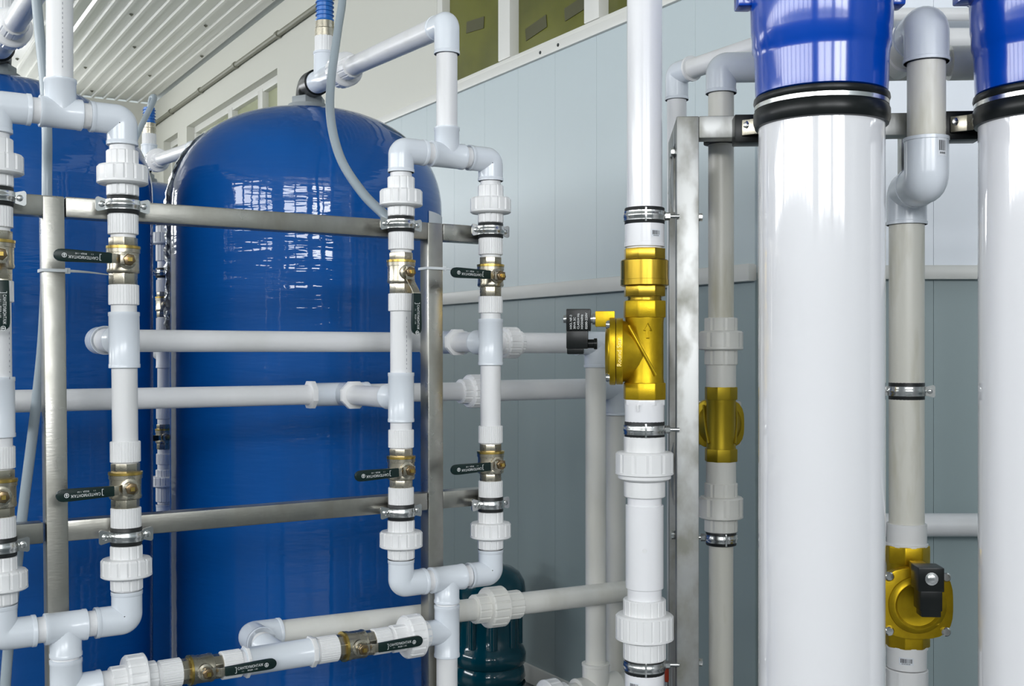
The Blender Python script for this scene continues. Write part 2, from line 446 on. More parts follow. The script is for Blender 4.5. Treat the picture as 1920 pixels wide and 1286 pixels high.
def ribbed(par, a, b, r=.0236, n=30, m='ribbed', dep=.0009):
    d = b-a; L = d.length
    return MB().lathe(a, d, [(0, r-.0012), (.001, r, dep), (L-.001, r, dep), (L, r-.0012)], fl=n).build('threaded_adapter', m, par, sharp=25)
def union(par, a, b, ca, cb, r=.0250, rn=.0395, m='ribbed', n=12, nn=16, dep=.0024, skirt=True):
    """sleeve, big nut from ca to cb (distances from a), sleeve"""
    d = b-a; L = d.length; u = d.normalized()
    s = MB().lathe(a, d, [(0, r-.0015), (.0015, r, dep*.7), (L*.5, r, dep*.7), (L*.5, r, dep*.7), (L-.0015, r, dep*.7), (L, r-.0015)], fl=n)
    so = s.build('union_coupling', m, par, sharp=25)
    w = cb-ca
    nb = MB().lathe(a+u*ca, d, [(0, rn*.80), (.0008, rn*.93), (.004, rn, dep), (w-.006, rn, dep), (w-.0055, rn*1.005), (w-.002, rn*1.005), (w, rn*.93), (w+.0005, rn*.8)], fl=nn)
    nb.build('union_nut', m, so, sharp=25)
    return so
def clamp(label, o, ax, right, r=.0245, h=.017, ears=True, out=None, bolt=None, group=None, ridge=True):
    """pipe clamp round the point o; right = direction of the ears; bolt = (direction, length)"""
    c = thing('pipe_clamp', label, 'clamp', o, group)
    MB().lathe(o-ax*(h*.85), ax, [(0, r-.0005), (.001, r+.0002), (h*1.7-.001, r+.0002), (h*1.7, r-.0005)], 32).build('rubber_lining', 'rubber', c)
    q = r+.0022
    MB().lathe(o-ax*(h*.5), ax, [(0, r), (.0006, q), (h*.3, q), (h*.38, q+.0009), (h*.62, q+.0009), (h*.7, q), (h-.0006, q), (h, r)], 32).build('band', 'zinc', c)
    f = ax.cross(right).normalized() if out is None else out
    if ears:
        for s in (-1, 1):
            e = o+right*s*(r+.0085); ol = []
            for (cx, cy, a0) in ((.0055, .0075, 0), (-.0095, .0075, 90), (-.0095, -.0075, 180), (.0055, -.0075, 270)):
                rc = .004 if cx > 0 else .0001
                for k in range(5):
                    a = R(a0+90*k/4); ol.append(((cx+rc*math.cos(a))*s, cy+rc*math.sin(a)))
            ear = MB().prism(ol, e-f*.0015, right, ax, f*.003).build('ear', 'zinc', c)
            MB().lathe(e+f*.001, f, [(0, .0052), (.002, .0050), (.0032, .0030), (.0033, .001)], 14).build('screw', 'zinc', ear)
    if ridge and not ears:
        MB().box(o+f*(q+.001), right*.0018, f*.0035, ax*(h*.72)).build('hinge_ridge', 'zinc', c, bev=.0008)
    if bolt:
        d, L = bolt
        MB().cyl(o+d*q, o+d*(q+L), .0038, 12).build('stud', 'zinc', c)
        MB().lathe(o+d*(q-.001), d, [(0, .0075), (.009, .0075)], 6).build('nut', 'zinc', c)
    return c
def ball_valve(label, a, ax, stem, hand, crank=.010, k=1.0, grip=.114, letters=True, group='lever ball valves on the pipework', tilt=0.0):
    """a = start at the brass-ring end, ax = flow axis, stem = stem direction, hand = lever direction"""
    v = thing('ball_valve', label, 'valve', a, group)
    ax = ax.normalized(); stem = stem.normalized(); hand = hand.normalized()
    side = hand.cross(stem)
    MB().lathe(a, ax, [(0, .0225*k), (.0135*k, .0225*k)], 8).build('hex_end', 'nickel', v, bev=.0008)
    MB().lathe(a+ax*.0555*k, ax, [(0, .0222*k), (.0195*k, .0222*k)], 8).build('hex_end', 'nickel', v, bev=.0008)
    MB().lathe(a+ax*.0130*k, ax, [(0, .0225*k), (.0008, .0268*k), (.0050*k, .0268*k), (.0056*k, .0255*k)], 32).build('collar_ring', 'ringbrass', v)
    mb = MB().lathe(a+ax*.0185*k, ax, [(0, .0262*k), (.006*k, .0262*k), (.0065*k, .0248*k), (.030*k, .0248*k), (.034*k, .0258*k), (.0375*k, .0250*k), (.039*k, .0225*k)], 32)
    c = a+ax*.0375*k
    mb.lathe(c, stem, [(0, .0145*k), (.0265*k, .0145*k), (.0275*k, .0105*k), (.034*k, .0105*k)], 20)
    mb.build('body', 'nickel', v)
    p = c+stem*.036*k
    # lever: flat steel arm with a crank, then the dipped grip
    hd = hand
    pts = [(-.0095, 0), (.014, 0), (.014+max(crank, .004), crank), (.034+crank*.6, crank)]
    arm = MB(); hw = .0075*k
    for i in range(3):
        (x0, y0), (x1, y1) = pts[i], pts[i+1]
        q0, q1 = p+hd*x0+stem*y0, p+hd*x1+stem*y1; dd = (q1-q0); nn = dd.normalized().cross(side)
        arm.box((q0+q1)/2, dd*.53, side*hw, nn*.0013)
    lev = arm.build('lever', 'nickel', v, bev=.0006)
    g0 = .022+crank*.75; ol = []; w0, w1 = .0082*k, .0098*k
    ol += [(g0, -w0), (grip-.02, -w1)]
    for i in range(9):
        a_ = -math.pi/2+math.pi*i/8; ol.append((grip-.0105+.0105*math.cos(a_), w1*.98*math.sin(a_)))
    ol += [(grip-.02, w1), (g0, w0)]
    gp = MB().prism(ol, p+stem*(crank-.0035), hd, side, stem*.007).build('grip', 'grip', lev, bev=.0018)
    MB().lathe(p-stem*.002, stem, [(0, .0098*k), (.007, .0098*k), (.0075, .0085*k)], 6, rot=.3).build('stem_nut', 'stembrass', v, bev=.0006)
    MB().lathe(p+stem*.004, stem, [(0, .0046*k), (.006, .0046*k), (.0065, .004*k)], 4).build('stem', 'ringbrass', v)
    if letters:
        e3 = stem; e1 = hd; e2 = e3.cross(e1); o = p+stem*(crank+.00365)
        t = MB(); put_text(t, 'САНТЕХМОНТАЖ', .0062, o+e1*(g0+.021)+e2*.0016, e1, e2, width=.044)
        put_text(t, '1 1', .0030, o+e1*(g0+.028)-e2*.0038, e1, e2); put_text(t, 'ВОДА  1 А3', .0032, o+e1*(g0+.038)-e2*.0038, e1, e2)
        for (x0, x1, y0, y1) in ((.0185, .0192, -.005, .005), (.0165, .0192, .0044, .005), (.0165, .0192, -.005, -.0044)):
            t.box(o+e1*(g0+(x0+x1)/2)+e2*((y0+y1)/2), e1*((x1-x0)/2), e2*((y1-y0)/2), e3*.0001)
        cc = o+e1*(g0+.071)
        ring = [(.0036*math.cos(2*math.pi*i/18), .0036*math.sin(2*math.pi*i/18)) for i in range(18)]
        b = len(t.v)
        for x, y in ring: t.v.append(cc+e1*x+e2*y)
        for x, y in ring: t.v.append(cc+e1*x*.78+e2*y*.78)
        for i in range(18): j = (i+1) % 18; t.f.append((b+i, b+j, b+18+j, b+18+i))
        t.box(cc, e1*.0005, e2*.0024, e3*.0001); t.box(cc-e2*.0004, e1*.0017, e2*.0005, e3*.0001)
        t.build('lettering', 'ink', lev)
    return v

# ------------------------------------------------------------------ left rack and its two valve manifolds
U = V(.840, .543, 0).normalized(); N = V(U.y, -U.x, 0)            # along the rack, towards the photographer
A0 = V(-.624, 1.8, 0)
def zA(py): return CZ-(py-CY)*1.8/F
ZT, ZB = 1.623, .821
def manifold(label, tl, tr, lean, which):
    """two columns joined by a U at the top and at the bottom"""
    def Q(t, z): return A0+U*t+V(lean*(1.35-z), 0, z)
    m = thing('pipe_manifold', label, 'pipes', Q((tl+tr)/2, 0), 'white valve manifolds')
    tm = (tl+tr)/2; hw = (tr-tl)/2
    for s, t in ((-1, tl), (1, tr)):
        i = -s                                           # towards the middle
        zs = lambda py: Q(t, zA(py))
        elbow(m, zs(273), Q(t, ZT), Q(t+i*.050, ZT))
        elbow(m, zs(1107), Q(t, ZB), Q(t+i*.050, ZB))
        pipe(m, Q(t+i*.049, ZT), Q(t+i*.066, ZT)); pipe(m, Q(t+i*.049, ZB), Q(t+i*.066, ZB))
        pipe(m, zs(270), zs(286)); union(m, zs(283), zs(368), (310-283)*.000857, (346-283)*.000857)
        pipe(m, zs(362), zs(405), .0222); ribbed(m, zs(403), zs(440)); pipe(m, zs(438), zs(448), .0195, 'ribbed', 'thread')
        ribbed(m, zs(534), zs(572)); pipe(m, zs(570), zs(830))
        ribbed(m, zs(827), zs(866)); pipe(m, zs(864), zs(870), .0195, 'ribbed', 'thread')
        ribbed(m, zs(951), zs(990)); pipe(m, zs(985), zs(1026), .0215)
        union(m, zs(1022), zs(1105), (1045-1022)*.000857, (1081-1022)*.000857); pipe(m, zs(1100), zs(1110))
        z0, z1 = ((585, 690) if s > 0 else (704, 811))    # the tee with its branch to the back
        tee(m, zs(z0), zs(z1), zs((z0+z1)/2), zs((z0+z1)/2)-N*.052)
    tee(m, Q(tl+.062, ZT), Q(tr-.062, ZT), Q(tm, ZT), Q(tm, ZT+.053))
    tee(m, Q(tl+.062, ZB), Q(tr-.062, ZB), Q(tm, ZB), Q(tm, ZB-.046))
    # stem below, with the tee for the cross train, down to the floor
    pipe(m, Q(tm, ZB-.04), Q(tm, .05))
    side = U*(.052 if which == 0 else -.052)
    tee(m, Q(tm, ZB-.050), Q(tm, ZB-.148), Q(tm, .722), Q(tm, .722)+side)
    MB().lathe(Q(tm, 0), Z, [(0, .045), (.012, .045), (.014, .026), (.07, .024)], 24).build('floor_socket', 'fitting', m)
    # printed line on the pipe
    mk = MB()
    o = Q(tl, 0); a = math.atan2(-.88, .60)
    for k in range(13):
        zz = zA(575)-.008-k*.0085; patch(mk, V(o.x+lean*(1.35-zz), o.y, 0), PR+.0003, a, a+.05, zz, zz-random.uniform(.002, .006), 1)
    mk.build('printed_marks', 'print', m)
    return Q
nm = ('left edge', 'second from the left', 'third from the left', 'fourth from the left')
TA = (-.187, 0.0); TB = (.4988, .6935)
QA = manifold('white twin pipe manifold at the left picture edge, before the first blue tank', *TA, .010, 0)
QB = manifold('white twin pipe manifold before the right edge of the domed blue tank', *TB, .000, 1)
where = {0: ('on the column at the left picture edge', QA, TA[0]), 1: ('on the left manifold\'s right column', QA, TA[1]),
         2: ('on the middle manifold\'s left column', QB, TB[0]), 3: ('on the middle manifold\'s right column', QB, TB[1])}
for i, (w, Q, t) in where.items():
    for up, py in ((1, 446), (0, 868)):
        down = up and i in (0, 2)
        nmx = ('upper' if up else 'lower')
        lab = f'{nmx} ball valve, lever {"hanging down" if down else "pointing left"}, {w}'
        ball_valve(lab, Q(t, zA(py)), -Z, N, (-Z if down else (-U+Z*(.02 if up else -.03))), crank=(.024 if down else .008))
    for up, py in ((1, 385), (0, 1004)):
        clamp(f'{"upper" if up else "lower"} galvanised pipe clamp {w}', Q(t, zA(py)), Z, U, out=N, group='galvanised rack clamps')

# rack frame of square stainless tube behind the manifolds
def fp(t, z, off=.047): return A0+U*t-N*off+Z*z
HW = .0165
rk = thing('steel_rack', 'stainless steel square tube rack behind the left and middle manifolds', 'rack', fp(.2, 0))
zt, zb = 1.481, .965
def rbar(name, p0, p1, e1, e2): return MB().box((p0+p1)/2, (p1-p0)/2, e1, e2).build(name, 'steel', rk, bev=.003)
for t, ln, z1 in ((-.0987, .012, zt+HW), (.5886, .002, zt+HW)):
    p0, p1 = fp(t, 0)+V(ln*1.35, 0, 0), fp(t, z1)+V(ln*(1.35-z1), 0, 0)
    rbar('post', p0, p1, U*HW, N*HW)
for z in (zt, zb):
    rbar('cross_bar', fp(-.45, z), fp(-.0987-HW, z), Z*HW, N*HW*.99)
    rbar('cross_bar', fp(-.0987+HW, z), fp(.5886-HW, z), Z*HW, N*HW*.99)
    rbar('cross_bar', fp(.5886+HW, z), fp(.705, z), Z*HW, N*HW*.99)
rbar('post', fp(-.45-HW, 0), fp(-.45-HW, zt+HW), U*HW, N*HW)

# cable ties on the two posts
for lab, t, py, L, ln in (('white cable tie round the left post of the steel rack', -.0987, 508, .062, .0), ('white cable tie round the right post of the steel rack', .5886, 504, .055, 0)):
    p = fp(t, 0); z = CZ-(py-CY)/F*p.y; p.z = z
    ct = thing('cable_tie', lab, 'cable tie', p, 'cable ties')
    h = HW+.0012
    mb = MB(); ol = [(-h-.002, -h), (-h, -h-.002), (h, -h-.002), (h+.002, -h), (h+.002, h), (h, h+.002), (-h, h+.002), (-h-.002, h)]
    mb.prism(ol, p-Z*.0024, U, -N, Z*.0048); mb.build('strap_loop', 'tie', ct)
    hd = p+U*(h+.002)+N*(h-.004)
    MB().box(hd, U*.004, N*.003, Z*.0045).build('lock_head', 'tie', ct, bev=.001)
    pts = [hd+U*x+N*(.004*x/L)+Z*(-.004*(x/L)**2) for x in [L*k/8 for k in range(9)]]
    MB().sweep(pts, [.0024-.0016*k/8 for k in range(9)], 8).build('tail', 'tie', ct)

# ------------------------------------------------------------------ cross train with two valves, low between the stems
ZC = .722
def trT(px):
    return at_px(A0, U, px)
def tp(px, dy=0): return A0+U*trT(px)+Z*(ZC+dy)
tr = thing('cross_pipe', 'white low pipe run with two unions linking the left and middle manifolds', 'pipes', tp(480))
pipe(tr, tp(176), tp(208)); union(tr, tp(206), tp(292), .022, .055)
pipe(tr, tp(288), tp(300), .0215); ribbed(tr, tp(298), tp(338))
ribbed(tr, tp(414), tp(450)); pipe(tr, tp(448), tp(460))
tj = tp(524)
tee(tr, tp(456), tp(590), tj, tj-N*.075)
for a, b in ((458, 464), (580, 588)): MB().lathe(tp(a), U, [(0, .0275), ((trT(b)-trT(a)), .0275)], 8).build('hex_rim', 'ribbed', tr, bev=.0008)
pipe(tr, tp(586), tp(598), .0215); ribbed(tr, tp(594), tp(630))
ribbed(tr, tp(698), tp(728)); pipe(tr, tp(726), tp(736), .0215)
union(tr, tp(733), tp(800), .026, .060); pipe(tr, tp(798), tp(818))
ball_valve('nickel ball valve with lever pointing right, first on the low cross pipe', tp(338), U, N, U+Z*.015, crank=.006, k=(trT(416)-trT(338))/.075, grip=.116)
ball_valve('nickel ball valve with lever pointing right, before the union on the low cross pipe', tp(628), U, N, U+Z*.015, crank=.006, k=(trT(700)-trT(628))/.075, grip=.116)

# ------------------------------------------------------------------ supply pipes behind the rack
def back(p, s): return p-N*s
# upper supply pipe
S1 = .181; z1 = 1.270
ca = QA(0, z1); cc = QB(TB[1], z1)
l1 = back(V(ca.x, ca.y, z1), S1); c1 = back(V(cc.x, cc.y, z1), S1)
u1 = (c1-l1).normalized()
def p1(px, z=z1):
    t = at_px(l1, u1, px); q = l1+u1*t; q.z = z; return q
g = thing('supply_pipe', 'upper horizontal white pipe crossing behind the rack at mid height', 'pipes', V(l1.x, l1.y, 0))
elbow(g, l1+N*.055, l1, l1+u1*.05)
pipe(g, V(ca.x, ca.y, z1)-N*.05, l1+N*.05)
pipe(g, l1+u1*.045, c1-u1*.045)
tee(g, c1-u1*.05, c1+u1*.05, c1, c1+N*.055); pipe(g, c1+N*.05, V(cc.x, cc.y, z1)-N*.05)
for q, d in ((c1+N*.046, N), (c1-u1*.05, u1)): MB().lathe(q, d, [(0, .0285), (.010, .0285)], 8).build('hex_rim', 'ribbed', g, bev=.0008)
pipe(g, c1+u1*.045, p1(950)); union(g, p1(938), p1(976), .006, .040, r=.026, rn=.034)
w1 = p1(1117)
pipe(g, p1(972), w1-u1*.05, .0225); tee(g, w1-u1*.055, w1+u1*.055, w1, w1-Z*.055, r=.0265)
pipe(g, w1+u1*.05, p1(1200), .0225); MB().lathe(p1(1198), u1, [(0, .0265), (.03, .0265), (.036, .02)], 24).build('end_cap', 'fitting', g)
pipe(g, w1-Z*.05, V(w1.x, w1.y, .34), .0235, 'cream_pipe')
# its foot: an elbow and a union towards the room
ft = V(w1.x, w1.y, .50)
# lower supply pipe
S2 = .267; z2 = 1.164
c0 = QA(TA[0], z2); cb = QB(TB[0], z2)
l2 = back(V(c0.x, c0.y, z2), S2); b2 = back(V(cb.x, cb.y, z2), S2); u2_ = (b2-l2).normalized()
def p2(px):
    t = at_px(l2, u2_, px); return l2+u2_*t
g = thing('supply_pipe', 'lower horizontal white pipe crossing behind the rack, below the upper one', 'pipes', V(b2.x, b2.y, 0))
elbow(g, l2+N*.055, l2, l2+u2_*.05); pipe(g, V(c0.x, c0.y, z2)-N*.05, l2+N*.05)
pipe(g, l2+u2_*.045, b2-u2_*.055)
tee(g, b2-u2_*.065, b2+u2_*.06, b2, b2+N*.06); pipe(g, b2+N*.055, V(cb.x, cb.y, z2)-N*.05)
for q, d in ((b2+N*.056, N), (b2-u2_*.072, u2_)): MB().lathe(q, d, [(0, .0295), (.011, .0295)], 8).build('hex_rim', 'ribbed', g, bev=.0008)
pipe(g, b2+u2_*.055, p2(880)); union(g, p2(862), p2(925), .020, .058, r=.027, rn=.037)
w2 = p2(1155)
pipe(g, p2(915), w2-u2_*.045, .0235); elbow(g, w2-u2_*.055, w2, w2-Z*.065, r=.028)
pipe(g, w2-Z*.06, V(w2.x, w2.y, .06), .0235, 'cream_pipe')
MB().lathe(V(w2.x, w2.y, 0), Z, [(0, .05), (.012, .05), (.014, .028), (.08, .028)], 24).build('floor_socket', 'cream', g)
# low return pipe from the cross train
S3 = .140; l3 = back(tj, S3); l3.z = ZC+.006
u3 = (U+Z*-.022).normalized()
def p3(px): t = at_px(l3, u3, px); return l3+u3*t
g = thing('return_pipe', 'low cream pipe with a ribbed union running right behind the middle manifold', 'pipes', V(l3.x, l3.y, 0))
elbow(g, l3+N*.055, l3, l3+u3*.055, r=.0265); pipe(g, tj-N*.07, l3+N*.05)
pipe(g, l3+u3*.05, p3(905), .0225, 'cream_pipe'); union(g, p3(888), p3(972), .028, .070, r=.030, rn=.042, m='cream')
pipe(g, p3(965), p3(1210), .0235, 'cream_pipe'); e3_ = p3(1215); elbow(g, p3(1200), e3_, e3_-Z*.06, r=.0265, m='cream')
pipe(g, e3_-Z*.055, V(e3_.x, e3_.y, 0), .0235, 'cream_pipe')
# foot of the upper supply's drop: union lying on its side
g = thing('drain_pipe', 'short white pipe with a union nut low in front of the drop pipes', 'pipes', V(w1.x, w1.y, 0))
q = V(w1.x, w1.y, CZ-(1292-CY)*w1.y/F)
tee(g, q+U*.06, q-U*.055, q, q+Z*.06, r=.031, m='cream'); pipe(g, q-U*.05, q-U*.12, .0235, 'cream_pipe')
union(g, q-U*.085, q-U*.16, .02, .055, r=.03, rn=.042, m='ribbed'); pipe(g, q-U*.158, q-U*.21, .0235, 'cream_pipe')
elbow(g, q-U*.20, q-U*.255, q-U*.255-Z*.06, r=.028, m='cream'); pipe(g, q-U*.255-Z*.05, V(q.x, q.y, 0)-U*.255, .0235, 'cream_pipe')
pipe(g, q+U*.055, q+U*.14, .0235, 'cream_pipe')

# ------------------------------------------------------------------ tank heads: elbow on the neck, tee with a hose barb, pipe to the manifold
def head(label, T, S, sz=1.872, hz=1.962, stem_to=ZT+.045, full=True):
    h = thing('tank_head_pipe', label, 'pipes', T+Z*TTOP, 'tank head pipes')
    a = T+Z*hz; b = S+Z*sz; d = b-a; L = d.length; u = d.normalized()
    def q(k): return b-d*k                                # k = 1 over the tank, 0 over the manifold
    nk = T+Z*(TTOP+.03)
    mb = MB().sweep(fillet([nk, a, q(.915)], .034, 10), .034, 28); mb.build('black_elbow', 'blackplastic', h)
    kb = .842; c = q(kb); top = c.z
    tee(h, q(.935), q(.72), c, c+Z*.068, r=.0285)
    ribbed(h, c+Z*.066, c+Z*.108, .0255, 12, dep=.001)
    MB().lathe(c+Z*.106, Z, [(0, .0255), (.020, .0255), (.022, .0235), (.040, .0232)], 24).build('metal_coupling', 'nickel', h)
    pr = [(0, .021)]
    for k in range(5): pr += [(.004+.011*k, .0235), (.006+.011*k, .0235), (.0065+.011*k, .0200), (.0145+.011*k, .0205)]
    MB().lathe(c+Z*.145, Z, pr, 24).build('hose_barb', 'bluebarb', h)
    union(h, q(.75), q(.595), .050, .098, r=.0275, rn=.041)
    pipe(h, q(.61), q(.045), .0220)
    up = b+u*.0; elbow(h, q(.055), b, b-Z*.058)
    pipe(h, b-Z*.05, S+Z*stem_to)
    return c
SA = QA(-.0935, 1.75); SA.z = 0; SB = QB(.596, 1.8); SB.z = 0
h2 = head('white and black pipe head over the blue tank dome, reaching the middle manifold', T2, SB)
h1 = head('pipe head over the left blue tank at the upper left picture corner', T1, SA)
h3 = head('small distant pipe head with a blue hose barb between the two tanks', T3, V(-.962, 3.41, 0), stem_to=1.0)
# printed line on the left riser
mk = MB(); o = SA; a = math.atan2(-.97, .62)
for k in range(17): patch(mk, o, PR+.0003, a, a+.045, 1.69+k*.0075, 1.69+k*.0075+random.uniform(.002, .0055), 1)
mk.build('printed_marks', 'print', bpy.data.objects['tank_head_pipe.001'])

# clear hoses from the barbs down to the manifolds
hp = [h2+Z*.20, P(604, -60, 2.84), P(628, -55, 2.78), P(642, -10, 2.70), P(633, 60, 2.62), P(620, 160, 2.50), P(621, 230, 2.42), P(640, 300, 2.34), P(680, 362, 2.25), P(722, 404, 2.17), P(752, 436, 2.16), P(765, 520, 2.18), P(762, 640, 2.2)]
tag(MB().sweep(smooth_path(hp, 8), .0098, 14).build('clear_hose', 'hose'), 'translucent grey hose curving down over the blue dome to the middle manifold', 'hose', 'clear hoses')
hp = [P(66, -30, 1.93), P(74, 60, 1.93), P(84, 160, 1.93), P(88, 250, 1.93), P(88, 330, 1.92), P(88, 420, 1.92), P(86, 520, 1.92), P(80, 640, 1.92), P(70, 740, 1.92), P(58, 840, 1.915), P(44, 950, 1.91), P(32, 1060, 1.90), P(18, 1190, 1.9), P(10, 1290, 1.9), P(8, 1400, 1.9)]
hq = smooth_path(hp, 6)
tag(MB().sweep(hq, .0086, 14).build('clear_hose', 'hose'), 'grey flexible hose running top to bottom behind the rack\'s left post', 'hose', 'clear hoses')
hp = [h3+Z*.195, h3+Z*.235+V(.015, -.02, 0), h3+Z*.225+V(.035, -.05, 0), h3+Z*.14+V(.02, -.11, 0), h3+V(-.03, -.2, -.03), h3+V(-.12, -.33, -.2)]
tag(MB().sweep(smooth_path(hp, 6), .010, 12).build('clear_hose', 'hose'), 'short grey hose looping off the distant blue barb between the tanks', 'hose', 'clear hoses')

# the distant manifold column seen in the gap between the tanks
D0 = V(-1.043, 3.36, 0)
def zD(py): return CZ-(py-CY)*3.36/F
def qd(py): return D0+Z*zD(py)
g = thing('distant_manifold', 'distant white pipe column showing in the gap between the two blue tanks', 'pipes', D0)
pipe(g, qd(395), qd(955)); elbow(g, qd(945), qd(985), qd(985)-N*.06); pipe(g, qd(985)-N*.055, qd(985)-N*.20); union(g, qd(424), qd(490), .02, .055); ribbed(g, qd(525), qd(548)); ribbed(g, qd(596), qd(625))
tee(g, qd(632), qd(690), qd(660), qd(660)-N*.05, m='pipe'); elbow(g, qd(423), qd(405), qd(405)+U*.05)
pipe(g, qd(405)+U*.045, qd(405)+U*.09); pipe(g, qd(405)+U*.085, qd(405)+U*.19)
ribbed(g, qd(760), qd(785)); ribbed(g, qd(850), qd(870)); union(g, qd(880), qd(940), .02, .05)
clamp('distant pipe clamp in the gap between the tanks', qd(512), Z, U, out=N)
ball_valve('distant upper ball valve in the gap between the two blue tanks', qd(548), -Z, N, -Z, letters=False)
ball_valve('distant lower ball valve in the gap between the two blue tanks', qd(795), -Z, N, -U, letters=False)

# ------------------------------------------------------------------ right rack
UR = V(.997, -.078, 0).normalized(); VR = V(.078, .997, 0).normalized()      # along the right rack, to its back
PO = P(1288, 660, 2.10); PO.z = 0                                             # axis of its left front post
def rp(a, s, z): return PO+UR*a+VR*s+Z*z
RT = 1.688; RW = .0205
rr_ = thing('steel_rack', 'square stainless steel rack that carries the white housings on the right', 'rack', PO)
def rb(name, p0, p1, e1, e2): return MB().box((p0+p1)/2, (p1-p0)/2, e1, e2).build(name, 'steel2', rr_, bev=.0022)
rb('post', rp(0, 0, 0), rp(0, 0, RT), UR*RW, VR*RW)
rb('post', rp(0, .215, 0), rp(0, .215, RT), UR*RW, VR*RW)
rb('post', rp(.452, .185, 0), rp(.452, .185, RT-.005), UR*.015, VR*.015)
rb('post', rp(1.05, 0, 0), rp(1.05, 0, RT), UR*RW, VR*RW)
rb('cross_bar', rp(RW, 0, RT-RW), rp(1.05-RW, 0, RT-RW), Z*RW, VR*RW*.99)
rb('side_rail', rp(0, RW, RT-RW), rp(0, .215-RW, RT-RW), Z*RW, UR*RW*.99)
rb('cross_bar', rp(RW, 0, .12), rp(1.05-RW, 0, .12), Z*RW, VR*RW*.99)
rb('side_rail', rp(0, RW, .12), rp(0, .215-RW, .12), Z*RW, UR*RW*.99)
# gussets on the side of the post, with bolts
for zc in (1.575, 1.02, .60):
    MB().prism([(0, .06), (.175, .0), (0, -.06)], rp(-RW-.003, RW, zc), VR, Z, UR*.003).build('gusset', 'steel2', rr_)
for z_ in (1.627, CZ-(1005-CY)*2.1/F):
    MB().lathe(rp(-RW, .012, z_), -UR, [(0, .0085), (.009, .0085)], 6).build('bolt', 'zinc', rr_, bev=.0008)
for py in (408, 1240):
    z_ = CZ-(py-CY)*2.1/F
    MB().lathe(rp(RW, -.004, z_), UR, [(0, .0075), (.008, .0075)], 6).build('bolt', 'zinc', rr_, bev=.0008)

